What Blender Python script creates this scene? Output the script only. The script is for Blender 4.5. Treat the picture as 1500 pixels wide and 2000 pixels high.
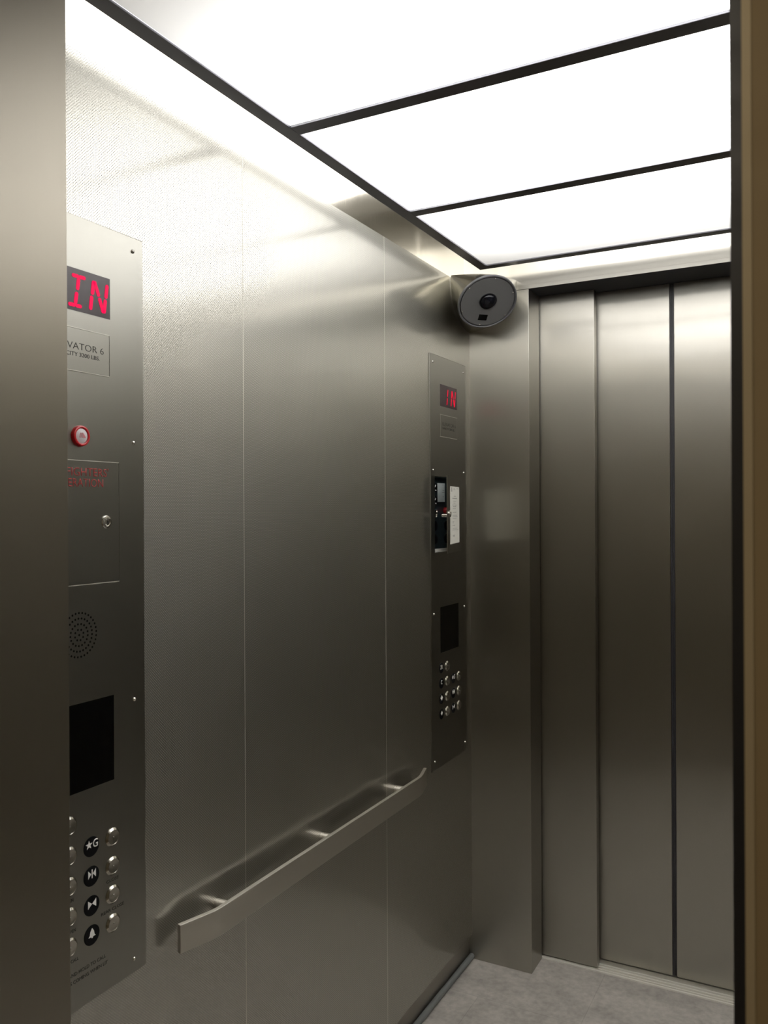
import bpy, bmesh, math, random
from mathutils import Vector, Matrix

for o in list(bpy.data.objects):
    bpy.data.objects.remove(o, do_unlink=True)
S = bpy.context.scene
COL = S.collection
PI = math.pi
random.seed(4)

# ------------------------------------------------------------------ camera
F_PX, YAW, PITCH, ROLL, CAM_H = 1640.75, math.radians(28.0186), math.radians(-0.0335), math.radians(-0.2861), 1.4425
cy, sy = math.cos(YAW), math.sin(YAW)
fwd = Vector((-sy*math.cos(PITCH), cy*math.cos(PITCH), math.sin(PITCH)))
rgt = Vector((cy, sy, 0)); upv = rgt.cross(fwd)
cr, sr = math.cos(ROLL), math.sin(ROLL)
rg2 = rgt*cr + upv*sr; up2 = -rgt*sr + upv*cr
cam = bpy.data.cameras.new('camera'); camo = bpy.data.objects.new('camera', cam); COL.objects.link(camo)
mw = Matrix.Identity(4)
for i in range(3):
    mw[i][0], mw[i][1], mw[i][2] = rg2[i], up2[i], -fwd[i]
mw[2][3] = CAM_H
camo.matrix_world = mw
cam.sensor_fit = 'VERTICAL'; cam.sensor_height = 36.0; cam.lens = F_PX/2000*36.0
cam.clip_start = 0.01
cam.dof.use_dof = True; cam.dof.focus_distance = 1.9; cam.dof.aperture_fstop = 12.5
S.camera = camo

# ------------------------------------------------------------------ light levels and exposure
LED = 7.2            # light boards above the ceiling diffusers
HALL = 3.6           # lamp in the hall the photo is taken from
w = bpy.data.worlds.new('world'); S.world = w; w.use_nodes = True
w.node_tree.nodes['Background'].inputs[0].default_value = (0.5, 0.45, 0.36, 1)
w.node_tree.nodes['Background'].inputs[1].default_value = 0.03
vs = S.view_settings
vs.view_transform = 'Standard'; vs.look = 'None'; vs.exposure = 0.0; vs.gamma = 1.0
vs.use_curve_mapping = False

# ------------------------------------------------------------------ materials
def new_mat(name):
    m = bpy.data.materials.new(name); m.use_nodes = True
    nt = m.node_tree
    return m, nt, nt.nodes['Principled BSDF']

def N(nt, kind, **kw):
    n = nt.nodes.new(kind)
    for k, v in kw.items():
        setattr(n, k, v)
    return n

def simple(name, col, rough=0.5, metal=0.0, spec=0.5, var=0.0, scale=40.0, emit=0.0):
    m, nt, b = new_mat(name)
    b.inputs['Base Color'].default_value = (*col, 1); b.inputs['Roughness'].default_value = rough
    b.inputs['Metallic'].default_value = metal; b.inputs['Specular IOR Level'].default_value = spec
    if var:
        tc = N(nt, 'ShaderNodeTexCoord'); no = N(nt, 'ShaderNodeTexNoise'); no.inputs['Scale'].default_value = scale
        no.inputs['Detail'].default_value = 4
        mr = N(nt, 'ShaderNodeMapRange'); mr.inputs[3].default_value = max(0.02, rough-var); mr.inputs[4].default_value = rough+var
        nt.links.new(tc.outputs['Object'], no.inputs['Vector']); nt.links.new(no.outputs['Fac'], mr.inputs[0])
        nt.links.new(mr.outputs[0], b.inputs['Roughness'])
    if emit:
        b.inputs['Emission Color'].default_value = (*col, 1); b.inputs['Emission Strength'].default_value = emit
    return m

def add_haze(nt, b, haze, haze_rough, aniso=0.0, dots=None):
    """real brushed steel has a sharp reflection with a broad veil around it"""
    if not haze: return
    h = N(nt, 'ShaderNodeBsdfAnisotropic', distribution='BECKMANN')
    h.inputs['Roughness'].default_value = haze_rough; h.inputs['Anisotropy'].default_value = -aniso*0.35   # this node counts the other way round
    for k, k2 in (('Base Color', 'Color'), ('Tangent', 'Tangent'), ('Normal', 'Normal')):
        if b.inputs[k].is_linked: nt.links.new(b.inputs[k].links[0].from_socket, h.inputs[k2])
        elif k == 'Base Color': h.inputs[k2].default_value = b.inputs[k].default_value
    mx = N(nt, 'ShaderNodeMixShader'); mx.inputs[0].default_value = haze
    nt.links.new(b.outputs[0], mx.inputs[1]); nt.links.new(h.outputs[0], mx.inputs[2])
    nt.links.new(mx.outputs[0], nt.nodes['Material Output'].inputs[0])
    if dots:                      # the raised dots are duller than the ground between them
        for sock, lo, hi in ((h.inputs['Roughness'], haze_rough, 0.66), (mx.inputs[0], haze, 1.0)):
            r = N(nt, 'ShaderNodeMapRange'); r.inputs[3].default_value = lo; r.inputs[4].default_value = hi
            nt.links.new(dots, r.inputs[0]); nt.links.new(r.outputs[0], sock)

def steel(name, col, rough, aniso, wave=0.0, wave_scale=1.6, grain=0.04, rot=0.0, stretch=(220, 220, 1.5), var=0.06, haze=0.0, haze_rough=0.6):
    """stainless steel with a vertical brushed grain: the grain blurs reflections sideways"""
    m, nt, b = new_mat(name)
    b.inputs['Metallic'].default_value = 1.0
    b.inputs['Anisotropic'].default_value = aniso
    b.inputs['Anisotropic Rotation'].default_value = rot
    tg = N(nt, 'ShaderNodeTangent', direction_type='UV_MAP'); tg.uv_map = 'UVMap'
    nt.links.new(tg.outputs[0], b.inputs['Tangent'])
    tc = N(nt, 'ShaderNodeNewGeometry')
    mp = N(nt, 'ShaderNodeMapping'); mp.inputs['Scale'].default_value = stretch
    nt.links.new(tc.outputs['Position'], mp.inputs['Vector'])
    n1 = N(nt, 'ShaderNodeTexNoise'); n1.inputs['Scale'].default_value = 1.0; n1.inputs['Detail'].default_value = 3
    nt.links.new(mp.outputs[0], n1.inputs['Vector'])
    n2 = N(nt, 'ShaderNodeTexNoise'); n2.inputs['Scale'].default_value = 4.0; n2.inputs['Detail'].default_value = 3
    nt.links.new(tc.outputs['Position'], n2.inputs['Vector'])
    mx = N(nt, 'ShaderNodeMix', data_type='FLOAT'); mx.inputs[0].default_value = 0.5
    nt.links.new(n1.outputs['Fac'], mx.inputs[2]); nt.links.new(n2.outputs['Fac'], mx.inputs[3])
    mr = N(nt, 'ShaderNodeMapRange'); mr.inputs[1].default_value = 0.3; mr.inputs[2].default_value = 0.7
    mr.inputs[3].default_value = rough-var; mr.inputs[4].default_value = rough+var
    nt.links.new(mx.outputs[0], mr.inputs[0]); nt.links.new(mr.outputs[0], b.inputs['Roughness'])
    cr_ = N(nt, 'ShaderNodeMix', data_type='RGBA')
    cr_.inputs['A'].default_value = (*[c*(1-grain) for c in col], 1); cr_.inputs['B'].default_value = (*[min(1, c*(1+grain)) for c in col], 1)
    nt.links.new(n1.outputs['Fac'], cr_.inputs['Factor']); nt.links.new(cr_.outputs['Result'], b.inputs['Base Color'])
    if wave:
        n3 = N(nt, 'ShaderNodeTexNoise'); n3.inputs['Scale'].default_value = wave_scale; n3.inputs['Detail'].default_value = 1.0
        nt.links.new(tc.outputs['Position'], n3.inputs['Vector'])
        bp = N(nt, 'ShaderNodeBump'); bp.inputs['Strength'].default_value = 1.0; bp.inputs['Distance'].default_value = wave
        nt.links.new(n3.outputs['Fac'], bp.inputs['Height']); nt.links.new(bp.outputs[0], b.inputs['Normal'])
    add_haze(nt, b, haze, haze_rough, aniso)
    return m

def textured_steel(name, col, rough, haze, haze_rough):
    """embossed stainless sheet: a staggered lattice of small bumps, 4.5 mm pitch"""
    m, nt, b = new_mat(name)
    b.inputs['Metallic'].default_value = 1.0; b.inputs['Base Color'].default_value = (*col, 1)
    b.inputs['Roughness'].default_value = rough
    g = N(nt, 'ShaderNodeNewGeometry'); sx = N(nt, 'ShaderNodeSeparateXYZ'); nt.links.new(g.outputs['Position'], sx.inputs[0])
    def cosw(out, period):
        mu = N(nt, 'ShaderNodeMath', operation='MULTIPLY'); mu.inputs[1].default_value = 2*PI/period
        c = N(nt, 'ShaderNodeMath', operation='COSINE'); nt.links.new(out, mu.inputs[0]); nt.links.new(mu.outputs[0], c.inputs[0])
        return c.outputs[0]
    p = N(nt, 'ShaderNodeMath', operation='MULTIPLY')
    nt.links.new(cosw(sx.outputs['Y'], 0.0046), p.inputs[0]); nt.links.new(cosw(sx.outputs['Z'], 0.0048), p.inputs[1])
    bp = N(nt, 'ShaderNodeBump'); bp.inputs['Strength'].default_value = 1.0; bp.inputs['Distance'].default_value = 0.00022
    dot = N(nt, 'ShaderNodeMapRange', interpolation_type='SMOOTHSTEP'); dot.inputs[1].default_value = 0.20; dot.inputs[2].default_value = 0.75
    nt.links.new(p.outputs[0], dot.inputs[0]); nt.links.new(dot.outputs[0], bp.inputs['Height'])
    n3 = N(nt, 'ShaderNodeTexNoise'); n3.inputs['Scale'].default_value = 1.7; n3.inputs['Detail'].default_value = 1.0
    nt.links.new(g.outputs['Position'], n3.inputs['Vector'])
    b2 = N(nt, 'ShaderNodeBump'); b2.inputs['Strength'].default_value = 1.0; b2.inputs['Distance'].default_value = 0.006
    nt.links.new(n3.outputs['Fac'], b2.inputs['Height']); nt.links.new(b2.outputs[0], bp.inputs['Normal'])
    nt.links.new(bp.outputs[0], b.inputs['Normal'])
    add_haze(nt, b, haze, haze_rough, 0.0, dot.outputs[0])
    return m

M = {}
STEEL = (0.425, 0.410, 0.372)
M['door'] = steel('door_steel', STEEL, 0.20, 1.0, wave=0.004, wave_scale=2.2, grain=0.012, var=0.012, haze=0.55, haze_rough=0.45)
M['return'] = steel('return_steel', STEEL, 0.20, 1.0, wave=0.002, wave_scale=2.0, grain=0.012, var=0.012, haze=0.55, haze_rough=0.45)
M['jamb'] = steel('jamb_steel', (0.38, 0.352, 0.300), 0.46, 0.8, grain=0.02, var=0.015)
M['plate'] = steel('faceplate_steel', (0.325, 0.318, 0.29), 0.33, 0.7, grain=0.012, var=0.012, haze=0.55, haze_rough=0.44)
M['panel'] = textured_steel('embossed_wall_steel', (0.50, 0.487, 0.445), 0.15, 0.50, 0.385)
M['frieze'] = steel('polished_frieze_steel', (0.66, 0.63, 0.56), 0.14, 0.3, wave=0.004, wave_scale=3.0, var=0.03)
M['frame'] = steel('ceiling_frame_steel', (0.30, 0.30, 0.33), 0.34, 0.0, var=0.04)
M['rail'] = steel('handrail_steel', (0.66, 0.63, 0.57), 0.24, 0.0, grain=0.01, var=0.02, haze=0.75, haze_rough=0.62)
M['chrome'] = simple('chrome', (0.75, 0.73, 0.68), 0.14, 1.0)
M['button'] = simple('button_steel', (0.46, 0.44, 0.39), 0.20, 1.0)
M['base'] = steel('base_steel', (0.34, 0.32, 0.28), 0.38, 0.3)
M['bead'] = simple('grey_rubber_bead', (0.16, 0.17, 0.17), 0.55, var=0.08)
M['rubber'] = simple('black_rubber', (0.020, 0.020, 0.024), 0.38, var=0.1)
M['black'] = simple('black_gloss', (0.002, 0.002, 0.002), 0.06, spec=0.25)
M['void'] = simple('matt_black', (0.003, 0.003, 0.003), 0.8, spec=0.1)
M['marker'] = simple('black_marker', (0.004, 0.004, 0.005), 0.5, spec=0.15)
M['white'] = simple('white_mark', (0.90, 0.89, 0.86), 0.5)
M['ink'] = simple('engraved_black', (0.012, 0.012, 0.011), 0.6)
M['redink'] = simple('engraved_red', (0.40, 0.030, 0.030), 0.6)
M['dispglass'] = simple('display_glass', (0.030, 0.014, 0.020), 0.25, spec=0.5)
def led_mat(name, col, e):
    m = simple(name, (0.02, 0.0, 0.002), 0.4, spec=0.1)
    b = m.node_tree.nodes['Principled BSDF']; b.inputs['Emission Color'].default_value = (*col, 1); b.inputs['Emission Strength'].default_value = e
    return m
M['led'] = led_mat('red_segments', (1.0, 0.001, 0.085), 1.0)
M['leddim'] = led_mat('red_segments_dim', (1.0, 0.001, 0.045), 0.75)
M['redplastic'] = simple('red_plastic', (0.55, 0.012, 0.018), 0.3)
M['lens'] = simple('pale_lens', (0.66, 0.60, 0.62), 0.25)
M['pink'] = simple('pale_red_mark', (0.60, 0.22, 0.25), 0.4)
M['paper'] = simple('paper', (0.72, 0.71, 0.65), 0.8, var=0.05)
M['paper2'] = simple('cool_paper', (0.60, 0.66, 0.66), 0.8, var=0.05)
M['greyink'] = simple('grey_print', (0.25, 0.25, 0.23), 0.7)
M['teal'] = simple('dark_blue_grey_panel', (0.045, 0.070, 0.080), 0.35, var=0.08)
M['camplate'] = simple('charcoal_plate', (0.16, 0.16, 0.163), 0.55, var=0.06)
M['camrim'] = simple('charcoal_rim', (0.15, 0.15, 0.16), 0.35)
M['glass'] = simple('dark_lens_glass', (0.006, 0.007, 0.012), 0.05)
M['plenum'] = simple('white_plenum', (0.78, 0.76, 0.70), 0.6, var=0.05)
M['alum'] = simple('sill_aluminium', (0.86, 0.84, 0.79), 0.42, 0.3, var=0.05)
M['soffit'] = simple('dark_soffit_paint', (0.040, 0.043, 0.054), 0.5)
M['joint_glint'] = simple('bright_joint_and_glint', (0.62, 0.60, 0.54), 0.5, 0.6)  # wall panel joints, and the edge glints painted on lid and nameplate
M['edgeglint'] = simple('pale_edge_glint', (0.50, 0.41, 0.26), 0.5, 0.25, var=0.05)
M['hall'] = simple('hall_paint', (0.46, 0.42, 0.34), 0.7, var=0.06)
M['hallfloor'] = simple('hall_floor', (0.20, 0.16, 0.11), 0.5, var=0.1)
M['landing'] = simple('landing_door_bronze', (0.36, 0.27, 0.145), 0.6, 0.25, var=0.05)
M['housing'] = steel('housing_steel', (0.66, 0.64, 0.57), 0.22, 0.0, grain=0.01, var=0.02, haze=0.12, haze_rough=0.5)

# ceiling diffuser: translucent lower skin, clear upper skin
m, nt, b = new_mat('diffuser_skin'); nt.nodes.remove(b)
tr = N(nt, 'ShaderNodeBsdfTranslucent'); tr.inputs[0].default_value = (0.93, 0.93, 0.94, 1)
di = N(nt, 'ShaderNodeBsdfDiffuse'); di.inputs[0].default_value = (0.85, 0.85, 0.86, 1)
mx = N(nt, 'ShaderNodeMixShader'); mx.inputs[0].default_value = 0.25
nt.links.new(tr.outputs[0], mx.inputs[1]); nt.links.new(di.outputs[0], mx.inputs[2])
nt.links.new(mx.outputs[0], nt.nodes['Material Output'].inputs[0]); M['diff'] = m
m, nt, b = new_mat('clear_acrylic'); nt.nodes.remove(b)
tp = N(nt, 'ShaderNodeBsdfTransparent'); tp.inputs[0].default_value = (0.97, 0.97, 0.97, 1)
nt.links.new(tp.outputs[0], nt.nodes['Material Output'].inputs[0]); M['clear'] = m
# lamp surfaces
def lamp(name, col, strength):
    m, nt, b = new_mat(name); nt.nodes.remove(b)
    e = N(nt, 'ShaderNodeEmission'); e.inputs[0].default_value = (*col, 1); e.inputs[1].default_value = strength
    nt.links.new(e.outputs[0], nt.nodes['Material Output'].inputs[0]); return m
M['ledlight'] = lamp('led_light', (1.0, 0.985, 0.95), LED)
M['halllight'] = lamp('hall_light', (1.0, 0.88, 0.70), HALL)

# vinyl floor tile
m, nt, b = new_mat('grey_vinyl_tile')
g = N(nt, 'ShaderNodeNewGeometry')
n1 = N(nt, 'ShaderNodeTexNoise'); n1.inputs['Scale'].default_value = 9; n1.inputs['Detail'].default_value = 6; n1.inputs['Roughness'].default_value = 0.65
n2 = N(nt, 'ShaderNodeTexNoise'); n2.inputs['Scale'].default_value = 60; n2.inputs['Detail'].default_value = 4
nt.links.new(g.outputs['Position'], n1.inputs['Vector']); nt.links.new(g.outputs['Position'], n2.inputs['Vector'])
ad = N(nt, 'ShaderNodeMix', data_type='FLOAT'); ad.inputs[0].default_value = 0.35
nt.links.new(n1.outputs['Fac'], ad.inputs[2]); nt.links.new(n2.outputs['Fac'], ad.inputs[3])
rp = N(nt, 'ShaderNodeValToRGB'); rp.color_ramp.elements[0].position = 0.36; rp.color_ramp.elements[0].color = (0.285, 0.268, 0.250, 1)
rp.color_ramp.elements[1].position = 0.64; rp.color_ramp.elements[1].color = (0.49, 0.463, 0.432, 1)
nt.links.new(ad.outputs[0], rp.inputs[0])
br = N(nt, 'ShaderNodeTexBrick'); br.offset = 0.5
br.inputs['Color1'].default_value = (1, 1, 1, 1); br.inputs['Color2'].default_value = (0.97, 0.97, 0.97, 1); br.inputs['Mortar'].default_value = (0.80, 0.80, 0.80, 1)
br.inputs['Scale'].default_value = 1.0; br.inputs['Mortar Size'].default_value = 0.0012; br.inputs['Brick Width'].default_value = 0.61; br.inputs['Row Height'].default_value = 0.305
mp = N(nt, 'ShaderNodeMapping'); mp.inputs['Location'].default_value = (0.016+0.61*3, 0.11+0.305*3, 0)
nt.links.new(g.outputs['Position'], mp.inputs['Vector']); nt.links.new(mp.outputs[0], br.inputs['Vector'])
mu = N(nt, 'ShaderNodeMix', data_type='RGBA', blend_type='MULTIPLY'); mu.inputs['Factor'].default_value = 1
nt.links.new(rp.outputs[0], mu.inputs['A']); nt.links.new(br.outputs['Color'], mu.inputs['B'])
nt.links.new(mu.outputs['Result'], b.inputs['Base Color']); b.inputs['Roughness'].default_value = 0.5
M['floor'] = m

# ------------------------------------------------------------------ mesh helpers
def empty(name, loc, label, cat, group=None):
    o = bpy.data.objects.new(name, None); o.empty_display_size = 0.05; COL.objects.link(o)
    o.location = loc; o['label'] = label; o['category'] = cat
    if group: o['group'] = group
    return o

def world_loc(o):
    v = Vector(o.location)
    while o.parent:
        o = o.parent; v += Vector(o.location)
    return v

def box_uv(bm):
    uv = bm.loops.layers.uv.get('UVMap') or bm.loops.layers.uv.new('UVMap')
    for f in bm.faces:
        n = f.normal
        ax = max(range(3), key=lambda i: abs(n[i]))
        for l in f.loops:
            c = l.vert.co
            if ax == 2: l[uv].uv = (c.x, c.y)
            elif ax == 0: l[uv].uv = (c.y, c.z)
            else: l[uv].uv = (c.x, c.z)

def build(name, bm, mat, parent=None, loc=None, smooth=False, bevel=0.0, seg=2):
    """mesh is given in world coordinates; origin = parent's origin (or loc)"""
    if bevel > 0:
        bmesh.ops.remove_doubles(bm, verts=bm.verts, dist=1e-6)
        es = [e for e in bm.edges if len(e.link_faces) == 2 and e.calc_face_angle(0) > 0.6]
        bmesh.ops.bevel(bm, geom=es, offset=bevel, segments=seg, affect='EDGES', profile=0.5)
    bmesh.ops.recalc_face_normals(bm, faces=bm.faces)
    bm.normal_update(); box_uv(bm)
    org = world_loc(parent) if parent else Vector(loc) if loc else Vector((0, 0, 0))
    bmesh.ops.translate(bm, verts=bm.verts, vec=-org)
    me = bpy.data.meshes.new(name); bm.to_mesh(me); bm.free()
    mats = mat if isinstance(mat, (list, tuple)) else [mat]
    for mm in mats: me.materials.append(mm)
    if smooth:
        for p in me.polygons: p.use_smooth = True
        if smooth != True:
            me.set_sharp_from_angle(angle=smooth)
    o = bpy.data.objects.new(name, me); COL.objects.link(o)
    if parent: o.parent = parent
    elif loc: o.location = loc
    return o

def struct(name, bm, mat, label, cat, bevel=0.0, **kw):
    o = build(name, bm, mat, None, None, bevel=bevel, **kw)
    o['kind'] = 'structure'; o['label'] = label; o['category'] = cat
    return o

def add_box(bm, x0, x1, y0, y1, z0, z1):
    v = [bm.verts.new(p) for p in ((x0,y0,z0),(x1,y0,z0),(x1,y1,z0),(x0,y1,z0),(x0,y0,z1),(x1,y0,z1),(x1,y1,z1),(x0,y1,z1))]
    for f in ((0,3,2,1),(4,5,6,7),(0,1,5,4),(1,2,6,5),(2,3,7,6),(3,0,4,7)):
        bm.faces.new([v[i] for i in f])
    return bm

def box(*a):
    return add_box(bmesh.new(), *a)

def add_lathe(bm, c, axis, prof, seg=32, cap=True):
    """prof: list of (radius, height along axis)"""
    axis = Vector(axis).normalized()
    a = axis.cross(Vector((0, 0, 1)))
    a = Vector((1, 0, 0)) if a.length < 1e-4 else a.normalized()
    b = a.cross(axis) * -1
    c = Vector(c); rings = []
    for r, h in prof:
        if r < 1e-7:
            rings.append([bm.verts.new(c+axis*h)])
        else:
            rings.append([bm.verts.new(c+axis*h+(a*math.cos(2*PI*i/seg)+b*math.sin(2*PI*i/seg))*r) for i in range(seg)])
    for r0, r1 in zip(rings, rings[1:]):
        for i in range(seg):
            j = (i+1) % seg
            if len(r0) == 1 and len(r1) == 1: continue
            if len(r0) == 1: bm.faces.new((r0[0], r1[i], r1[j]))
            elif len(r1) == 1: bm.faces.new((r0[i], r1[0], r0[j]))
            else: bm.faces.new((r0[i], r1[i], r1[j], r0[j]))
    if cap:
        for r in (rings[0], rings[-1]):
            if len(r) > 2: bm.faces.new(r)
    return bm

def lathe(c, axis, prof, seg=32, cap=True):
    return add_lathe(bmesh.new(), c, axis, prof, seg, cap)

def add_grid_slab(bm, us, ws, solid, place, d0, d1):
    """slab over a grid of cells; solid(i,j) tells which cells exist (holes stay open). place(u,w,d) -> point"""
    cache = {}
    def V(i, j, d):
        k = (i, j, d)
        if k not in cache: cache[k] = bm.verts.new(place(us[i], ws[j], d))
        return cache[k]
    nu, nw = len(us)-1, len(ws)-1
    S_ = lambda i, j: 0 <= i < nu and 0 <= j < nw and solid(i, j)
    for i in range(nu):
        for j in range(nw):
            if not S_(i, j): continue
            bm.faces.new((V(i,j,d1), V(i+1,j,d1), V(i+1,j+1,d1), V(i,j+1,d1)))
            bm.faces.new((V(i,j,d0), V(i,j+1,d0), V(i+1,j+1,d0), V(i+1,j,d0)))
            for (di, dj, p, q) in ((-1,0,(i,j),(i,j+1)), (1,0,(i+1,j),(i+1,j+1)), (0,-1,(i,j),(i+1,j)), (0,1,(i,j+1),(i+1,j+1))):
                if not S_(i+di, j+dj):
                    bm.faces.new((V(*p,d0), V(*q,d0), V(*q,d1), V(*p,d1)))
    return bm

def text_width(s, height):
    cu = bpy.data.curves.new('lettering', 'FONT'); cu.body = s; cu.size = 1.0
    ob = bpy.data.objects.new('lettering', cu); COL.objects.link(ob)
    dg = bpy.context.evaluated_depsgraph_get(); dg.update()
    me = bpy.data.meshes.new_from_object(ob.evaluated_get(dg)); xs = [v.co.x for v in me.vertices]
    bpy.data.objects.remove(ob, do_unlink=True); bpy.data.curves.remove(cu); bpy.data.meshes.remove(me)
    return (max(xs)-min(xs))*height/0.729

def text_bm(s, place, height, right=None, left=None, center=None, base=0.0, xscale=1.0, thick=0.0003, weight=0.0, spacing=1.0, depth=0.0, tail=None):
    if tail:            # (last letters, width they take): sets the letter width
        xscale = tail[1]/text_width(tail[0], height)
    """lettering as thin solid shapes; place(u, v, w) maps sign coordinates to the world"""
    cu = bpy.data.curves.new('lettering', 'FONT'); cu.body = s; cu.size = 1.0; cu.space_character = spacing
    cu.offset = weight; cu.resolution_u = 3; cu.fill_mode = 'FRONT'
    ob = bpy.data.objects.new('lettering', cu); COL.objects.link(ob)
    dg = bpy.context.evaluated_depsgraph_get(); dg.update()
    me = bpy.data.meshes.new_from_object(ob.evaluated_get(dg))
    bpy.data.objects.remove(ob, do_unlink=True); bpy.data.curves.remove(cu)
    bm = bmesh.new(); bm.from_mesh(me); bpy.data.meshes.remove(me)
    cap = 0.729     # cap height of the built-in face at size 1
    k = height/cap
    xs = [v.co.x for v in bm.verts]; x0, x1 = min(xs), max(xs)
    if right is not None: off = right-x1*k*xscale
    elif left is not None: off = left-x0*k*xscale
    else: off = (center or 0)-(x0+x1)/2*k*xscale
    r = bmesh.ops.extrude_face_region(bm, geom=bm.faces[:])
    ev = [e for e in r['geom'] if isinstance(e, bmesh.types.BMVert)]
    top = set(ev)
    for v in bm.verts:
        u, vv = v.co.x*k*xscale+off, v.co.y*k+base
        v.co = place(u, vv, depth+(thick if v in top else 0.0))
    return bm

def poly_bm(bm, pts, place, d0, d1):
    a = [bm.verts.new(place(u, v, d0)) for u, v in pts]; b_ = [bm.verts.new(place(u, v, d1)) for u, v in pts]
    bm.faces.new(a[::-1]); bm.faces.new(b_)
    n = len(pts)
    for i in range(n):
        j = (i+1) % n
        bm.faces.new((a[i], a[j], b_[j], b_[i]))
    return bm

# ------------------------------------------------------------------ dimensions (metres; camera stands at X=0, Y=0)
XL, XR = -1.027, 0.62            # faces of the side walls
YF, YB = 0.730, 2.521            # faces of the front and rear returns
YFO, YD = 0.615, 2.636           # outer face of the front return; face of the rear door leaves
XO0, XO1 = -0.8280, -0.032       # door opening
ZH, ZP, ZF = 2.134, 2.160, 2.190 # door head, top of wall panels, underside of ceiling frame
ZT = 2.46                        # car top
SH = 0.018                       # wall panel thickness

# ------------------------------------------------------------------ the car: floor, walls, top
struct('floor', box(XL-0.07, XR+0.07, 0.60, 2.6245, -0.03, 0.0), M['floor'], 'grey mottled vinyl tile floor of the lift car', 'floor')
struct('ceiling', box(XL-0.09, XR+0.09, 0.56, 2.70, ZT, ZT+0.03), M['plenum'], 'white car top above the light panels', 'ceiling')

COP_A, COP_B, COP_W = 0.7955, 2.2130, 0.2665   # near edges of the two operating panels
CAV = (COP_B+0.029, COP_B+0.222, 1.3208, 1.5450)  # open service cabinet in the rear panel

def wall_place(u, v, d): return (d, u, v)
def holed(us, ws, hole):
    return lambda i, j: not (hole and us[i] >= hole[0]-1e-6 and us[i+1] <= hole[1]+1e-6 and ws[j] >= hole[2]-1e-6 and ws[j+1] <= hole[3]+1e-6)
bm = bmesh.new()
us = [0.60, CAV[0], CAV[1], 2.70]; ws = [0.0, CAV[2], CAV[3], ZT]
add_grid_slab(bm, us, ws, holed(us, ws, CAV), wall_place, XL-0.075, XL-SH)
wl = struct('wall_left', bm, M['frieze'], 'left steel wall of the lift car with embossed panels', 'wall')
seams = [YF, 1.3393, 1.9373, YB]
for i in range(3):
    y0, y1 = seams[i]+(0.0008 if i else 0), seams[i+1]-(0.0008 if i < 2 else 0)
    bm = bmesh.new()
    if i == 2:
        us = [y0, CAV[0], CAV[1], y1]; ws = [0.078, CAV[2], CAV[3], ZP]
        add_grid_slab(bm, us, ws, holed(us, ws, CAV), wall_place, XL-SH, XL)
    else:
        add_box(bm, XL-SH, XL, y0, y1, 0.078, ZP)
    build('wall_panel', bm, M['panel'], wl)
    if i: build('joint_strip', box(XL-SH, XL+0.0002, seams[i]-0.00075, seams[i]+0.00075, 0.078, ZP), M['joint_glint'], wl)
struct('baseboard_left', box(XL-SH, XL-0.010, YF, YB, 0.0, 0.078), M['base'], 'recessed dark steel base under the left wall panels', 'baseboard')
struct('trim_1', lathe((XL-0.001, YF+0.001, 0.009), (0, 1, 0), [(0.009, 0), (0.009, YB-YF-0.002)], 16), M['bead'], 'grey rubber bead along the foot of the left wall', 'trim', smooth=0.7)
wr = struct('wall_right', box(XR+SH, XR+0.075, 0.60, 2.70, 0, ZT), M['frieze'], 'right steel wall of the lift car', 'wall')
for i in range(3):
    y0, y1 = seams[i]+(0.0008 if i else 0), seams[i+1]-(0.0008 if i < 2 else 0)
    build('wall_panel', box(XR, XR+SH, y0, y1, 0.078, ZP), M['panel'], wr)

# rear wall: two returns and a transom, as one folded steel front
wb = struct('wall_back', box(XL-SH, XR+SH, YB, 2.625, ZH+0.012, ZT), M['door'], 'steel transom and returns around the rear lift doors', 'wall')
build('return_panel', box(XL-SH, XO0, YB, 2.6255, 0.0, ZH-0.0005), M['return'], wb, bevel=0.0012)
build('return_panel', box(XO1, XR+SH, YB, 2.6255, 0.0, ZH-0.0005), M['return'], wb, bevel=0.0012)
build('transom_lip', box(XL-SH, XR+SH, YB, YB+0.002, ZH, ZH+0.0118), M['door'], wb)
build('soffit', box(XL-SH, XR+SH, YB+0.0022, 2.80, ZH+0.002, ZH+0.0116), M['soffit'], wb)
# front wall the same
wf = struct('wall_front', box(XL-SH, XR+SH, YFO, YF, ZH, ZT), M['frieze'], 'steel transom and returns around the front opening', 'wall')
build('return_panel', box(XL-SH, XO0, YFO, YF, 0.0, ZH-0.0005), M['jamb'], wf, bevel=0.0012)
build('return_panel', box(XO1, XR+SH, YFO, YF, 0.0, ZH-0.0005), M['jamb'], wf, bevel=0.0012)

# rear doors: four sliding leaves meeting in the middle
XM = -0.4275
def leaf(name, x0, x1, y, z0, label, seal=0):
    o = struct(name, box(x0, x1, y, y+0.030, z0, ZH+0.0015), M['door'], label, 'door', bevel=0.0015)
    if seal:
        sx0, sx1 = (x1+0.0002, x1+0.0062) if seal > 0 else (x0-0.0062, x0-0.0002)
        build('rubber_edge', box(sx0, sx1, y+0.004, y+0.026, z0+0.001, ZH), M['rubber'], o)
    return o
leaf('door_1', XO0-0.09, -0.6530, YD, 0.008, 'narrow brushed steel door leaf beside the rear left return')
leaf('door_2', -0.675, XM-0.0064, YD+0.044, 0.017, 'brushed steel leading door leaf left of the black centre gap', 1)
leaf('door_3', XM+0.0064, -0.180, YD+0.044, 0.017, 'brushed steel door leaf right of the black centre gap', -1)
leaf('door_4', -0.203, XO1+0.09, YD, 0.008, 'narrow brushed steel door leaf at the right of the rear opening')
bm = bmesh.new()
y = 2.6258
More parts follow.
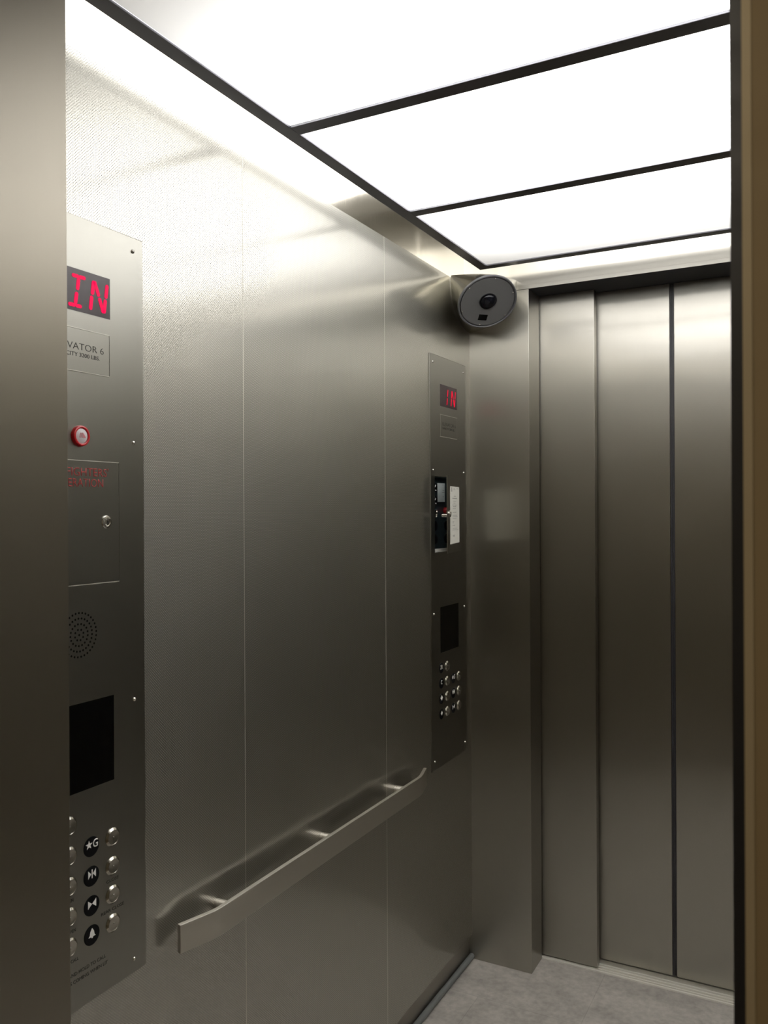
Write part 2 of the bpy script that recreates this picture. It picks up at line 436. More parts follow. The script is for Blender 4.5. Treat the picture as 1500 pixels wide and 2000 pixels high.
for wdt, z in ((0.006, 0.004), (0.007, -0.006), (0.005, 0.004), (0.010, -0.010), (0.006, 0.004), (0.009, -0.012), (0.006, 0.004), (0.024, -0.012), (0.008, 0.004), (0.030, -0.008)):
    add_box(bm, XO0-0.1, XO1+0.1, y, y+wdt, -0.03, z); y += wdt
struct('trim_2', bm, M['alum'], 'grooved aluminium sill under the rear doors', 'trim')
struct('wall_shaft', box(XL-0.3, XR+0.3, 2.86, 2.88, -0.1, ZT), M['void'], 'dark shaft side behind the rear doors', 'wall')

# ------------------------------------------------------------------ suspended ceiling: frame, three diffusers, light boards
FX0, FX1, FY0, FY1, FW = -0.958, 0.551, 0.795, 2.4432, 0.0315
bars = [(1.3605, 1.3950), (1.8855, 1.9205)]
fr = empty('ceiling_frame', ((FX0+FX1)/2, (FY0+FY1)/2, ZF), 'dark steel frame hung under the car top holding three light panels', 'ceiling frame')
def frame_bar(name, x0, x1, y0, y1):
    bm = bmesh.new(); add_box(bm, x0, x1, y0, y1, ZF, ZF+0.010)
    return build(name, bm, M['frame'], fr, bevel=0.0008)
frame_bar('side_rail', FX0, FX0+FW, FY0, FY1); frame_bar('side_rail', FX1-FW, FX1, FY0, FY1)
for y0, y1 in [(FY0, FY0+FW)]+bars+[(FY1-FW, FY1)]:
    frame_bar('cross_bar', FX0+FW+0.0003, FX1-FW-0.0003, y0, y1)
for x in (FX0+0.03, FX1-0.03):
    for y in (FY0+0.02, FY1-0.02):
        build('hanger_rod', lathe((x, y, ZF+0.010), (0, 0, 1), [(0.004, 0), (0.004, ZT-ZF-0.0105)], 12), M['chrome'], fr, smooth=0.7)
bays = [(FY0+FW, bars[0][0]), (bars[0][1], bars[1][0]), (bars[1][1], FY1-FW)]
labs = ['glowing white ceiling panel nearest the camera, in front of the thick bar', 'glowing white ceiling panel between the two dark cross bars', 'glowing white ceiling panel nearest the rear doors']
for (y0, y1), lb in zip(bays, labs):
    bm = box(FX0+FW+0.0005, FX1-FW-0.0005, y0+0.0005, y1-0.0005, ZF+0.004, ZF+0.007)
    bm.faces.ensure_lookup_table(); bm.normal_update()
    for f in bm.faces: f.material_index = 0 if f.normal.z < -0.5 else 1
    o = build('ceiling_diffuser', bm, [M['diff'], M['clear']], None, ((FX0+FX1)/2, (y0+y1)/2, ZF+0.004))
    o['label'] = lb; o['category'] = 'light panel'; o['group'] = 'luminous ceiling panels'
for k, (y0, y1) in enumerate(((1.10, 1.472), (1.474, 1.846), (1.848, 2.22))):
    t = empty('light_board', (-0.15, (y0+y1)/2, ZT-0.05), 'bright light board above the %s ceiling panel' % ('front', 'middle', 'rear')[k], 'light', 'light boards above the ceiling panels')
    build('housing', box(-0.93, 0.52, y0, y1, ZT-0.05, ZT-0.0005), M['plenum'], t)
    bm = bmesh.new(); vv = [bm.verts.new(p) for p in ((-0.92, y0+0.002, ZT-0.0505), (-0.92, y1-0.002, ZT-0.0505), (0.51, y1-0.002, ZT-0.0505), (0.51, y0+0.002, ZT-0.0505))]
    bm.faces.new(vv)
    me_o = build('lit_face', bm, M['ledlight'], t)

# ------------------------------------------------------------------ front doors, landing frame and the hall
def front_leaf(name, x0, x1, y, mat, label, edge, lead):
    o = struct(name, box(x0, x1, y, y+0.030, 0.006, ZH+0.02), mat, label, 'door', bevel=0.0042, seg=4)
    if edge:
        e0, e1 = (lead, x0-0.0002) if lead < x0 else (x1+0.0002, lead)
        bm = bmesh.new(); add_box(bm, e0, e1, y+0.003, y+0.0105, 0.006, ZH+0.02); add_box(bm, min(e0, e1)+0.002, e1, y+0.0105, y+0.0195, 0.006, ZH+0.02); add_box(bm, e0, e1, y+0.0195, y+0.027, 0.006, ZH+0.02)
        build('rubber_edge', bm, M['rubber'], o)
    return o
front_leaf('door_5', -0.0460, 0.36, 0.560, M['door'], 'open steel car door leaf at the right of the front opening', True, -0.0546)
front_leaf('door_6', XO0-0.40, XO0-0.02, 0.560, M['door'], 'open steel car door leaf at the left of the front opening', False, 0)
front_leaf('door_7', -0.0408, 0.36, 0.480, M['landing'], 'bronze toned landing door edge at the right of the picture', False, 0)
build('edge_glint', box(-0.0406, -0.0360, 0.4785, 0.4798, 0.006, ZH+0.02), M['edgeglint'], bpy.data.objects['door_7'])  # pale strip painting the light caught by the rounded door edge
front_leaf('door_8', XO0-0.40, XO0-0.02, 0.480, M['landing'], 'bronze toned landing door leaf at the left of the front opening', False, 0)
struct('trim_3', box(XO0-0.3, 0.36, 0.470, 0.598, -0.03, 0.0), M['alum'], 'aluminium sill at the front opening', 'trim')
HX0, HX1 = XO0-0.03, 0.015
bm = bmesh.new()
us = [-2.4, HX0, HX1, 1.8]; ws = [0.0, 2.15, 2.70]
add_grid_slab(bm, us, ws, lambda i, j: not (i == 1 and j == 0), lambda u, v, d: (u, d, v), 0.30, 0.470)
struct('wall_hall', bm, M['hall'], 'tan hall wall around the lift entrance', 'wall')
struct('wall_hall_left', box(-2.42, -2.4, -2.4, 0.30, 0, 2.7), M['hall'], 'tan side wall of the hall', 'wall')
struct('wall_hall_right', box(1.8, 1.82, -2.4, 0.30, 0, 2.7), M['hall'], 'tan end wall of the hall', 'wall')
struct('wall_hall_back', box(-2.4, 1.8, -2.42, -2.4, 0, 2.7), M['hall'], 'tan wall of the hall opposite the lift', 'wall')
struct('floor_hall', box(-2.42, 1.82, -2.42, 0.470, -0.03, 0.0), M['hallfloor'], 'brown hall floor outside the lift', 'floor')
struct('ceiling_hall', box(-2.42, 1.82, -2.42, 0.470, 2.70, 2.73), M['hall'], 'hall ceiling outside the lift', 'ceiling')
t = empty('ceiling_light', (-0.25, -1.5, 2.70), 'square warm ceiling lamp in the hall', 'light')
build('housing', box(-0.85, 0.35, -2.1, -0.9, 2.66, 2.6998), M['plenum'], t)
build('lit_face', box(-0.83, 0.33, -2.08, -0.92, 2.656, 2.6598), M['halllight'], t)

# ------------------------------------------------------------------ car operating panels on the left wall
PT = 0.003                       # faceplate thickness
def seg_capsule(bm, place, p, q, wdt, d0, d1):
    (x0, y0), (x1, y1) = p, q
    L = math.hypot(x1-x0, y1-y0); ux, uy = (x1-x0)/L, (y1-y0)/L; h = wdt/2
    pts = []
    for k in range(7):
        a = -PI/2+PI*k/6; pts.append((x1-ux*h+ux*h*math.cos(a)-uy*h*math.sin(a), y1-uy*h+uy*h*math.cos(a)+ux*h*math.sin(a)))
    for k in range(7):
        a = PI/2+PI*k/6; pts.append((x0+ux*h+ux*h*math.cos(a)-uy*h*math.sin(a), y0+uy*h+uy*h*math.cos(a)+ux*h*math.sin(a)))
    poly_bm(bm, pts, place, d0, d1)

BUTTON = None
def button_mesh():
    bm = lathe((0, 0, 0), (1, 0, 0), [(0.0149, 0.0), (0.0149, 0.0008), (0.0142, 0.0016), (0.0117, 0.0036), (0.0112, 0.0037), (0.0108, 0.0034), (0.0070, 0.0031), (0.0014, 0.0030), (0.0010, 0.0036), (0.0, 0.0038)], 40)
    return bm
def screw_bm(c, axis=(1, 0, 0), r=0.0036):
    return lathe(c, axis, [(r, 0), (r*0.95, r*0.25), (r*0.7, r*0.55), (r*0.35, r*0.70), (r*0.30, r*0.45), (0, r*0.45)], 16)

def symbol_bm(kind, place, u, v, d):
    """white mark on a black marker, centre (u, v)"""
    bm = bmesh.new(); T = 0.0002
    P = lambda pts: poly_bm(bm, [(u+a, v+b) for a, b in pts], place, d, d+T)
    if kind == 'star_G':
        pts = []
        for k in range(10):
            r = 0.0072 if k % 2 == 0 else 0.0029
            a = PI/2+k*PI/5; pts.append((-0.0052+r*math.cos(a), 0.0032+r*math.sin(a)))
        P(pts)
        tb = text_bm('G', place, 0.0132, center=u+0.0076, base=v-0.0032, xscale=0.85, thick=T, weight=0.012, depth=d)
        me = bpy.data.meshes.new('t'); tb.to_mesh(me); tb.free(); bm.from_mesh(me); bpy.data.meshes.remove(me)
    elif kind == 'front':         # two triangles and a bar
        P([(-0.0072, 0.0095), (-0.0072, -0.0035), (-0.0012, 0.003)]); P([(0.0082, 0.0095), (0.0082, -0.0035), (0.0022, 0.003)])
        P([(-0.0002, 0.0098), (-0.0002, -0.0040), (0.0016, -0.0040), (0.0016, 0.0098)])
    elif kind == 'close':
        P([(-0.0078, 0.0090), (-0.0078, -0.0040), (0.0002, 0.0025)]); P([(0.0085, 0.0090), (0.0085, -0.0040), (0.0005, 0.0025)])
    elif kind == 'open':
        P([(-0.0012, 0.0085), (-0.0012, -0.0045), (-0.0085, 0.002)]); P([(0.0018, 0.0085), (0.0018, -0.0045), (0.0090, 0.002)])
        P([(-0.0006, 0.0095), (-0.0006, -0.0055), (0.0011, -0.0055), (0.0011, 0.0095)])
    elif kind == 'open_rear':
        P([(-0.0006, 0.0085), (-0.0006, -0.0045), (-0.0075, 0.002)]); P([(0.0006, 0.0085), (0.0006, -0.0045), (0.0075, 0.002)])
    elif kind == 'bell':
        P([(-0.0072, -0.0030), (-0.0045, 0.0000), (-0.0036, 0.0052), (-0.0016, 0.0080), (-0.0006, 0.0100), (0.0010, 0.0100), (0.0018, 0.0080), (0.0038, 0.0052), (0.0047, 0.0000), (0.0074, -0.0030), (0.0022, -0.0030), (0.0012, -0.0052), (-0.0008, -0.0052), (-0.0018, -0.0030)])
    else:
        tb = text_bm(kind, place, 0.0125, center=u, base=v-0.0032, xscale=0.85, thick=T, weight=0.012, depth=d)
        me = bpy.data.meshes.new('t'); tb.to_mesh(me); tb.free(); bm.from_mesh(me); bpy.data.meshes.remove(me)
    return bm

def operating_panel(y0, z0, z1, rear, label):
    t = empty('car_operating_panel', (XL, y0, z0), label, 'lift control panel')
    P0 = lambda u, v, d: (XL+d, y0+u, v)
    W = COP_W
    bm = bmesh.new()
    us = [0.0, CAV[0]-y0, CAV[1]-y0, W] if rear else [0.0, W]; ws = [z0, CAV[2], CAV[3], z1] if rear else [z0, z1]
    hole = (CAV[0]-y0, CAV[1]-y0, CAV[2], CAV[3]) if rear else None
    add_grid_slab(bm, us, ws, holed(us, ws, hole), P0, 0.0002, PT)
    build('faceplate', bm, M['plate'], t, bevel=0.0006, seg=1)
    def slab(name, u0, u1, v0, v1, th, mat, bev=0.0, parent=t):
        return build(name, box(XL+PT, XL+PT+th, y0+u0, y0+u1, v0, v1), mat, parent, bevel=bev, seg=1)
    D = PT
    if rear:
        sc = [(0.0185, 1.8795), (0.2475, 1.8795), (0.0172, 1.5633), (0.2475, 1.5637), (0.0179, 1.1420), (0.2475, 1.1424), (0.0200, 0.7110), (0.2485, 0.7130)]
    else:
        sc = [(0.0185, 1.8770), (0.2430, 1.8770), (0.0185, 1.5587), (0.2425, 1.5587), (0.0185, 1.1325), (0.2415, 1.1325), (0.0185, 0.7024), (0.2385, 0.7024)]
    for u, v in sc:
        build('screw', screw_bm(P0(u, v, D)), M['chrome'], t, smooth=0.6)
    # display
    dz = 0.002 if rear else 0.0
    du = 0.0 if rear else -0.0045
    ds = slab('display', 0.0695+du, 0.1955+du+(0.0015 if not rear else 0), 1.7535+dz, 1.8188+dz, 0.0004, M['dispglass'])
    bm = bmesh.new(); dd = (D+0.0004, D+0.0009); mid = (1.8075+1.7615)/2+dz; tp, bt = 1.8083+dz, 1.7608+dz
    if rear:
        I0, N0, wd = (0.1225, 0.0042), (0.1535, 0.0255), 0.0050
        gp = 0.0016
        seg_capsule(bm, P0, (I0[0]+0.0044, tp), (I0[0]+0.0006, mid+gp), wd, *dd); seg_capsule(bm, P0, (I0[0], mid-gp), (I0[0]-0.0040, bt), wd, *dd)
        nl, nr = 0.1530, 0.1800
    else:
        gp = 0.0014; wd = 0.0066
        uo = -0.0085
        seg_capsule(bm, P0, (0.1238+uo, tp-0.001), (0.1380+uo, tp-0.001), wd*0.9, *dd); seg_capsule(bm, P0, (0.1374+uo, tp-0.001), (0.1508+uo, tp-0.001), wd*0.9, *dd)
        seg_capsule(bm, P0, (0.1168+uo, bt+0.001), (0.1310+uo, bt+0.001), wd*0.9, *dd); seg_capsule(bm, P0, (0.1304+uo, bt+0.001), (0.1430+uo, bt+0.001), wd*0.9, *dd)
        seg_capsule(bm, P0, (0.1372+uo, tp-0.003), (0.1345+uo, mid+gp), wd, *dd); seg_capsule(bm, P0, (0.1335+uo, mid-gp), (0.1302+uo, bt+0.003), wd, *dd)
        nl, nr = 0.1635+uo, 0.1915+uo
    s_ = 0.0034
    seg_capsule(bm, P0, (nl+s_, tp), (nl+0.0004, mid+0.0006), wd, *dd); seg_capsule(bm, P0, (nl-0.0004, mid-0.0006), (nl-s_, bt), wd, *dd)
    seg_capsule(bm, P0, (nr+s_, tp), (nr+0.0004, mid+0.0006), wd, *dd); seg_capsule(bm, P0, (nr-0.0004, mid-0.0006), (nr-s_, bt), wd, *dd)
    seg_capsule(bm, P0, (nl+s_+0.0012, tp), ((nl+nr)/2+0.0004, mid+0.0005), wd, *dd); seg_capsule(bm, P0, ((nl+nr)/2+0.0004, mid-0.0005), (nr-s_-0.0012, bt), wd, *dd)
    build('lit_letters', bm, M['led'] if not rear else M['leddim'], ds)
    # engraved nameplate
    pz = 0.0036 if rear else 0.0
    npz = slab('nameplate', 0.0690+du, 0.1945+du, 1.6612+pz, 1.7271+pz, 0.0012, M['plate'], 0.0010)
    ro = 0.1945+du-0.0123
    build('lettering', text_bm('ELEVATOR 6', P0, 0.0108, right=ro, base=1.6945+pz, tail=('VATOR 6', 0.0729), weight=-0.012, depth=D+0.0012), M['ink'], npz)
    build('lettering', text_bm('CAPACITY 3200 LBS.', P0, 0.0064, right=ro-0.0085, base=1.6838+pz, tail=('CITY 3200 LBS.', 0.0660), depth=D+0.0012), M['ink'], npz)
    def edges(par, u0, u1, v0, v1):  # pale top and bottom strips put edge glints into colour; dark strip is the gap
        for v in (v0, v1): build('seam', box(XL+PT, XL+PT+0.0014, y0+u0, y0+u1, v-0.0005, v+0.0005), M['joint_glint'], par)
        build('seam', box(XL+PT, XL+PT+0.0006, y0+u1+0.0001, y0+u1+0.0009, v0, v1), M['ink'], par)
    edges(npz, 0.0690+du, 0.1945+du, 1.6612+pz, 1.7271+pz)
    if not rear:
        c = P0(0.1290, 1.5614, D)
        al = build('alarm_light', lathe(c, (1, 0, 0), [(0.0163, 0), (0.0163, 0.0035), (0.0155, 0.0060), (0.0135, 0.0066), (0.0118, 0.0058), (0.0116, 0.0030)], 40), M['redplastic'], t, smooth=0.7)
        build('lens', lathe(P0(0.1290, 1.5614, D+0.0028), (1, 0, 0), [(0.0115, 0), (0.0113, 0.0022), (0.008, 0.0034), (0, 0.0040)], 32), M['lens'], al, smooth=0.7)
        bm = bmesh.new()
        for pts in ([(-0.0058, -0.0030), (-0.0044, 0.0035), (-0.0032, 0.0048), (-0.0046, -0.0030)], [(-0.0034, -0.0030), (-0.0022, 0.0042), (-0.0008, 0.0048), (-0.0020, -0.0030)], [(0.0, 0.0048), (0.0014, 0.0046), (0.0064, -0.0022), (0.0058, -0.0030), (0.0, -0.0030)]):
            poly_bm(bm, [(0.1290+a, 1.5614+b_) for a, b_ in pts], P0, D+0.0066, D+0.0070)
        build('hat_mark', bm, M['pink'], al)
        # fire service lid, shut
        lid = slab('service_lid', 0.0190, 0.2088, 1.3312, 1.5239, 0.0013, M['plate'], 0.0010)
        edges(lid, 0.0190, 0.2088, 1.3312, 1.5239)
        build('lettering', text_bm("FIREFIGHTERS'", P0, 0.0136, right=0.1857, base=1.4998, tail=("FIGHTERS'", 0.0828), weight=-0.006, depth=D+0.0013), M['redink'], lid)
        build('lettering', text_bm('OPERATION', P0, 0.0136, right=0.1750, base=1.4832, tail=('ERATION', 0.0692), weight=-0.006, depth=D+0.0013), M['redink'], lid)
        lk = build('key_lock', lathe(P0(0.1810, 1.4279, D+0.0013), (1, 0, 0), [(0.0104, 0), (0.0104, 0.0012), (0.0094, 0.0022), (0.0066, 0.0026), (0.0060, 0.0016), (0.0048, 0.0016), (0.0044, 0.0026), (0, 0.0028)], 32), M['chrome'], lid, smooth=0.6)
        bm = bmesh.new(); add_box(bm, XL+D+0.0037, XL+D+0.0042, y0+0.1802, y0+0.1838, 1.4272, 1.4288)
        build('keyway', bm, M['void'], lk)
        # speaker holes, five rings
        bm = bmesh.new()
        for ring, n in enumerate((1, 8, 17, 26, 33)):
            for k in range(n):
                a = 2*PI*k/n+0.3*ring
                u, v = 0.1265+0.0085*ring*math.cos(a), 1.2543+0.0085*ring*math.sin(a)
                add_lathe(bm, P0(u, v, D), (1, 0, 0), [(0.0017, 0), (0.0017, 0.00015)], 10)
        build('speaker_holes', bm, M['void'], t)
        slab('screen', 0.0620, 0.1960, 1.0126, 1.1488, 0.0006, M['black'])
        rows_l = [(0.966, '2R'), (0.9203, 'C'), (0.8741, 'open'), (0.8279, 'open_rear'), (0.7818, 'bell')]
        rows_r = [(0.9206, 'star_G'), (0.8743, 'front'), (0.8281, 'close'), (0.7822, 'bell')]
        ul, ur, bl, br_ = 0.1045, 0.1918, 0.0610, 0.1482
    else:
        slab('screen', 0.0643, 0.1998, 1.0219, 1.1577, 0.0006, M['black'])
        rows_l = [(0.9765, '2R'), (0.9310, 'C'), (0.8855, 'open'), (0.8400, 'open_rear')]
        rows_r = [(0.9310, 'star_G'), (0.8855, 'front'), (0.8400, 'close')]
        ul, ur, bl, br_ = 0.1110, 0.1995, 0.0690, 0.1575
    global BUTTON
    for rows, us_, um in ((rows_l, ul, bl), (rows_r, ur, br_)):
        for v, kind in rows:
            if BUTTON is None:
                b0 = build('call_button', button_mesh(), M['button'], None, None, smooth=0.22); BUTTON = b0.data
                COL.objects.unlink(b0); bpy.data.objects.remove(b0)
            o = bpy.data.objects.new('call_button', BUTTON); COL.objects.link(o); o.parent = t
            o.location = Vector(P0(us_, v, D))-Vector(t.location)
            mk = build('button_marker', lathe(P0(um, v, D), (1, 0, 0), [(0.0156, 0), (0.0156, 0.0005), (0.0152, 0.0008)], 40), M['marker'], t, smooth=0.6)
            build('symbol', symbol_bm(kind, P0, um, v+0.0005, D+0.0008), M['white'], mk)
    if not rear:
        for s, c_, zb, hh, xs in (('OPEN', ul, 0.8495, 0.0052, 0.9), ('REAR OPEN', ul-0.004, 0.8022, 0.0052, 0.9), ('CALL', ul+0.010, 0.7565, 0.0052, 0.9),
                            ('CLOSE', ur, 0.8497, 0.0052, 1.25), ('REAR CLOSE', ur, 0.8026, 0.0052, 1.22)):
            build('lettering', text_bm(s, P0, hh, center=c_, base=zb, xscale=xs, depth=D), M['ink'], t)
        build('lettering', text_bm('PRESS AND HOLD TO CALL', P0, 0.0056, right=0.1765, base=0.7345, xscale=1.0, depth=D), M['ink'], t)
        build('lettering', text_bm('HELP IS COMING WHEN LIT', P0, 0.0056, right=0.1805, base=0.7228, xscale=1.0, depth=D), M['ink'], t)
    else:
        # open service cabinet: recessed tray, key switches, hinged lid ajar
        tr_ = bmesh.new(); c0, c1, c2, c3 = CAV
        add_box(tr_, XL-0.025, XL-0.021, c0+0.0005, c1-0.0005, c2+0.0005, c3-0.0005)
        tray = build('service_cabinet', tr_, M['teal'], t)
        bm = bmesh.new(); add_box(bm, XL-0.0205, XL+0.001, c0+0.0006, c0+0.0016, c2+0.001, c3-0.001); add_box(bm, XL-0.0205, XL+0.001, c1-0.0016, c1-0.0006, c2+0.001, c3-0.001)
        add_box(bm, XL-0.0205, XL+0.001, c0+0.002, c1-0.002, c3-0.0016, c3-0.0006)
        build('cabinet_side', bm, M['teal'], tray)
        bm = bmesh.new(); add_box(bm, XL-0.0205, XL+0.001, c0+0.002, c1-0.002, c2+0.0006, c2+0.0016); add_box(bm, XL-0.012, XL-0.006, c0+0.002, c1-0.002, c2+0.0016, c2+0.010)
        build('bottom_channel', bm, M['alum'], tray)
        xk = XL-0.0208
        for u, v, kind in ((0.077, 1.5135, 'k'), (0.077, 1.4745, 'k'), (0.080, 1.4360, 'r'), (0.078, 1.3985, 'b'), (0.078, 1.3585, 'b'), (0.164, 1.3985, 'b'), (0.164, 1.3585, 'b')):
            cc = (xk, y0+u, v)
            if kind == 'k':
                o = build('key_switch', lathe(cc, (1, 0, 0), [(0.0135, 0), (0.0135, 0.003), (0.011, 0.005), (0.0, 0.005)], 28), M['marker'], tray, smooth=0.6)
            elif kind == 'r':
                o = build('indicator_ring', lathe(cc, (1, 0, 0), [(0.0125, 0), (0.0125, 0.004), (0.0105, 0.0045), (0.0100, 0.0015), (0.0, 0.0012)], 28), M['chrome'], tray, smooth=0.6)
            else:
                o = build('blank_button', lathe(cc, (1, 0, 0), [(0.0150, 0), (0.0150, 0.003), (0.012, 0.005), (0, 0.005)], 28), M['marker'], tray, smooth=0.6)
        for v in (1.5135, 1.4745):
            bm = bmesh.new()
            poly_bm(bm, [(0.0690, v+0.001), (0.0740, v+0.008), (0.0790, v+0.007), (0.0740, v+0.001)], lambda u, vv, d: (xk+0.005+d, y0+u, vv), 0, 0.0006)
            poly_bm(bm, [(0.0730, v-0.010), (0.0800, v-0.010), (0.0800, v-0.0065), (0.0730, v-0.0065)], lambda u, vv, d: (xk+0.005+d, y0+u, vv), 0, 0.0006)
            build('switch_mark', bm, M['white'], tray)
        sw = build('red_key_switch', lathe((xk, y0+0.152, 1.4440), (1, 0, 0), [(0.0100, 0), (0.0100, 0.008), (0.0085, 0.011), (0.0, 0.011)], 24), M['redplastic'], tray, smooth=0.6)
        build('key_barrel', lathe((xk+0.0112, y0+0.146, 1.4400), (1, 0, 0), [(0.0055, 0), (0.0055, 0.005), (0.0045, 0.006), (0, 0.006)], 20), M['chrome'], sw, smooth=0.6)
        # lid, hinged at its far edge and standing ajar
        th = math.radians(10.5); hy = c1-0.001; LW = c1-c0-0.003
        du_, dw_ = -math.cos(th), math.sin(th)
        def PL(a, v, d):          # a from the free edge (0) to the hinge (LW)
            s = LW-a
            return (XL+PT+0.001+s*dw_+d*math.cos(th), hy+s*du_+d*math.sin(th), v)
        bm = poly_bm(bmesh.new(), [(0, c2-0.002), (LW, c2-0.002), (LW, c3+0.002), (0, c3+0.002)], PL, 0.0, 0.0022)
        lid = build('service_lid', bm, M['plate'], t)
        ax = Vector(PL(0.1, 1.4, 1))-Vector(PL(0.1, 1.4, 0))
        lk = build('key_lock', lathe(PL(0.020, 1.4345, 0.0023), ax, [(0.0100, 0), (0.0100, 0.0030), (0.008, 0.0050), (0.0, 0.0052)], 24), M['chrome'], lid, smooth=0.6)
        build('lock_cam', lathe(PL(0.016, 1.4300, -0.0180), ax, [(0.0055, 0), (0.0055, 0.0178)], 20), M['chrome'], lid, smooth=0.6)
        operating_panel.PL = PL
        # papers (things of their own)
        nx0, nx1, nv0, nv1 = 0.033, 0.155, 1.3465, 1.5165
        tn = empty('notice_sheet', PL((nx0+nx1)/2, nv0, 0.0024), 'tall white printed notice stuck on the ajar lid of the far control panel', 'notice')
        build('sheet', poly_bm(bmesh.new(), [(nx0, nv0-0.002), (nx1, nv0), (nx1, nv1), (nx0, nv1)], PL, 0.0024, 0.0028), M['paper'], tn)
        bm = bmesh.new(); random.seed(7)
        def stroke(a0, a1, v, h=0.0012):
            poly_bm(bm, [(a0, v), (a1, v+0.0006), (a1, v+h+0.0006), (a0, v+h)], PL, 0.0029, 0.0030)
        poly_bm(bm, [(0.048, 1.5005), (0.056, 1.5005), (0.056, 1.5130), (0.048, 1.5130)], PL, 0.0029, 0.0030)
        for a0, a1, v, h in ((0.075, 0.095, 1.5105, 0.0012), (0.118, 0.140, 1.5095, 0.0016), (0.075, 0.100, 1.5065, 0.0010),
                             (0.080, 0.108, 1.4865, 0.0016), (0.060, 0.122, 1.4795, 0.0022), (0.072, 0.110, 1.4715, 0.0012), (0.074, 0.102, 1.4660, 0.0012),
                             (0.060, 0.118, 1.4600, 0.0014), (0.070, 0.112, 1.4550, 0.0016), (0.064, 0.105, 1.4495, 0.0012), (0.064, 0.114, 1.4385, 0.0012),
                             (0.062, 0.122, 1.4290, 0.0012), (0.062, 0.128, 1.4245, 0.0014), (0.062, 0.115, 1.4195, 0.0012), (0.062, 0.082, 1.4100, 0.0012), (0.064, 0.078, 1.4060, 0.0012),
                             (0.062, 0.096, 1.3990, 0.0012), (0.064, 0.126, 1.3900, 0.0010), (0.060, 0.140, 1.3855, 0.0010), (0.064, 0.094, 1.3690, 0.0016), (0.068, 0.088, 1.3660, 0.0012)):
            a = a0
            while a < a1:
                b1 = min(a1, a+random.uniform(0.004, 0.010)); stroke(a, b1, v, h); a = b1+0.0018
        build('printing', bm, M['greyink'], tn)
        ti = empty('instruction_card', (xk, y0+0.113, 1.4700), 'pale instruction card standing inside the open cabinet of the far control panel', 'card')
        PC = lambda u, v, d: (xk+0.0055+d, y0+u, v)
        build('card', poly_bm(bmesh.new(), [(0.089, 1.4705), (0.141, 1.4710), (0.141, 1.5270), (0.087, 1.5270)], PC, 0.0, 0.0005), M['paper2'], ti)
        bm = bmesh.new()
        for a0, a1, v in ((0.122, 0.130, 1.5215), (0.124, 0.136, 1.5040), (0.120, 0.138, 1.4980), (0.126, 0.134, 1.4860)):
            poly_bm(bm, [(a0, v), (a1, v), (a1, v+0.0014), (a0, v+0.0014)], PC, 0.0006, 0.0007)
        build('printing', bm, M['greyink'], ti)
    return t

operating_panel(COP_A, 0.6795, 1.9000, False, 'near control panel cut off by the front door jamb, large red IN display on top')
operating_panel(COP_B, 0.6850, 1.9025, True, 'far control panel next to the rear corner with its service lid ajar')

# ------------------------------------------------------------------ handrail on the left wall
hr = empty('handrail', (XL, 1.62, 0.70), 'flat stainless steel handrail with bent ends on the left wall', 'handrail')
def arc_path():
    off = 0.0455; ins = 0.0245; b0, b1 = 1.192, 2.047; L = 0.074; R = 0.018
    pts = []
    ang = math.atan2(off-ins, L)
    e0 = (b0-L, ins); e1 = (b1+L, ins)
    def fillet(p, c, q, n=6):
        p, c, q = Vector(p), Vector(c), Vector(q)
        a, b_ = (p-c).normalized(), (q-c).normalized(); out = []
        for k in range(n+1):
            s = k/n; P_ = c+a*R; Q_ = c+b_*R
            out.append(tuple(P_*(1-s)**2+c*2*s*(1-s)+Q_*s**2))
        return out
    return [e0]+fillet(e0, (b0, off), (b1, off))+fillet((b0, off), (b1, off), e1)+[e1]
path = arc_path()
bm = bmesh.new(); rings = []
for i, (yy, xx) in enumerate(path):
    a = Vector(path[max(i-1, 0)]); b_ = Vector(path[min(i+1, len(path)-1)]); tdir = (b_-a).normalized(); nrm = Vector((-tdir.y, tdir.x))
    ring = []
    for s, z in ((-1, 0.6775), (1, 0.6775), (1, 0.7272), (-1, 0.7272)):
        q = Vector((yy, xx))+nrm*s*0.0046; ring.append(bm.verts.new((XL+q.y, q.x, z)))
    rings.append(ring)
for r0, r1 in zip(rings, rings[1:]):
    for i in range(4): bm.faces.new((r0[i], r0[(i+1) % 4], r1[(i+1) % 4], r1[i]))
bm.faces.new(rings[0][::-1]); bm.faces.new(rings[-1])
build('rail_bar', bm, M['rail'], hr, bevel=0.0009, seg=2, smooth=0.2)
for yy in (1.2515, 1.6200, 1.9885):
    build('bracket', lathe((XL+0.0002, yy, 0.7015), (1, 0, 0), [(0.0112, 0), (0.0112, 0.0055), (0.0104, 0.006), (0.0104, 0.0068), (0.0112, 0.0073), (0.0112, 0.0407)], 28), M['rail'], hr, smooth=0.5)

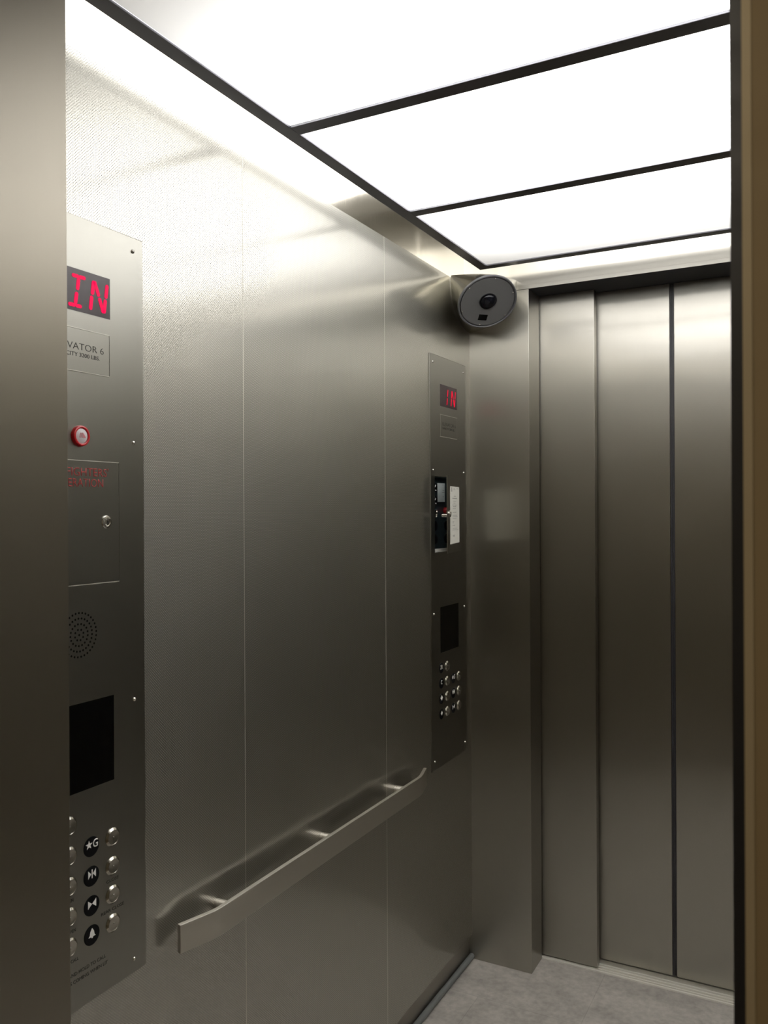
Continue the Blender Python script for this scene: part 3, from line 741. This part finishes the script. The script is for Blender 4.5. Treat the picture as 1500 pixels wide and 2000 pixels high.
# ------------------------------------------------------------------ corner camera in the rear left corner
CC = Vector((-0.901, 2.3552, 2.0653)); cn = Vector((0.46509435, -0.50401792, -0.72777276)); ca = Vector((-0.7349146, -0.67815967, 0)); cb = Vector((0.49354613, -0.53485082, 0.68581835))
ck = empty('corner_camera', CC, 'round charcoal faced camera housing high in the rear left corner', 'security camera')
NSEG = 96
def circ_pt(t, r, h): return CC+(ca*math.cos(t)+cb*math.sin(t))*r+cn*h
def back_pt(t):
    d = math.degrees(t) % 360
    yl, xr_, ztop, zbot = 2.3690, -0.8660, 2.165, 2.016
    e = 0.0006
    if 40 <= d <= 140:
        s = (d-40)/100
        p = Vector((XL+e, yl, ztop)).lerp(Vector((xr_, YB-e, ztop)), s); p += Vector((0.68, -0.73, 0))*0.040*math.sin(PI*s)
        return p
    if 140 < d <= 270:
        q = (270-d)/130*PI/2     # 0 at the bottom, 90 at top right
        return Vector((XL+e+(xr_-XL)*(1-math.cos(q)**0.75 if False else math.sin(q)**1.15), YB-e, ztop-(ztop-zbot)*math.cos(q)**0.75))
    d2 = d if d > 180 else d+360
    q = (d2-270)/130*PI/2
    return Vector((XL+e, YB-e-(YB-yl)*math.sin(q)**1.15, ztop-(ztop-zbot)*math.cos(q)**0.75))
bm = bmesh.new(); rg_ = []
for s in (0.0, 0.25, 0.5, 0.75, 1.0):
    row = []
    for i in range(NSEG):
        t_ = 2*PI*i/NSEG
        row.append(bm.verts.new(back_pt(t_).lerp(circ_pt(t_, 0.0895, -0.004), s)))
    rg_.append(row)
for r0, r1 in zip(rg_, rg_[1:]):
    for i in range(NSEG):
        j = (i+1) % NSEG; bm.faces.new((r0[i], r0[j], r1[j], r1[i]))
bm.faces.new(rg_[-1])
build('housing', bm, M['housing'], ck, smooth=0.7)
build('rim', lathe(CC, cn, [(0.0900, -0.0035), (0.0905, 0.0), (0.0895, 0.003), (0.0868, 0.0035), (0.0852, 0.002), (0.0850, -0.0030), (0.0823, -0.0030)], 96), M['camrim'], ck, smooth=0.6)
build('cover_plate', lathe(CC, cn, [(0.0822, -0.003), (0.0822, 0.001), (0.0815, 0.0016), (0.0, 0.0016)], 96), M['camplate'], ck, smooth=0.4)
lc = CC+ca*-0.0005+cb*0.0040
build('lens_ring', lathe(lc, cn, [(0.0268, 0.0017), (0.0268, 0.0028), (0.0255, 0.0034), (0.0245, 0.0030), (0.0240, 0.0018)], 48), M['rubber'], ck, smooth=0.6)
build('lens_dome', lathe(lc, cn, [(0.0238, 0.0018), (0.0215, 0.0062), (0.0165, 0.0105), (0.0095, 0.0132), (0.0, 0.0142)], 40), M['glass'], ck, smooth=True)
PS = lambda u, v, d: tuple(CC+ca*u+cb*v+cn*d)
build('sensor_window', poly_bm(bmesh.new(), [(0.0138, -0.0632), (-0.0137, -0.0632), (-0.0137, -0.0432), (0.0138, -0.0432)], PS, 0.0017, 0.0022), M['black'], ck)
for k in range(6):
    a = math.radians(30+60*k)+math.radians(1.5)
    build('screw', screw_bm(Vector(PS(0.0795*math.cos(a), 0.0795*math.sin(a), 0.0016)), cn, 0.0024), M['chrome'], ck, smooth=0.6)
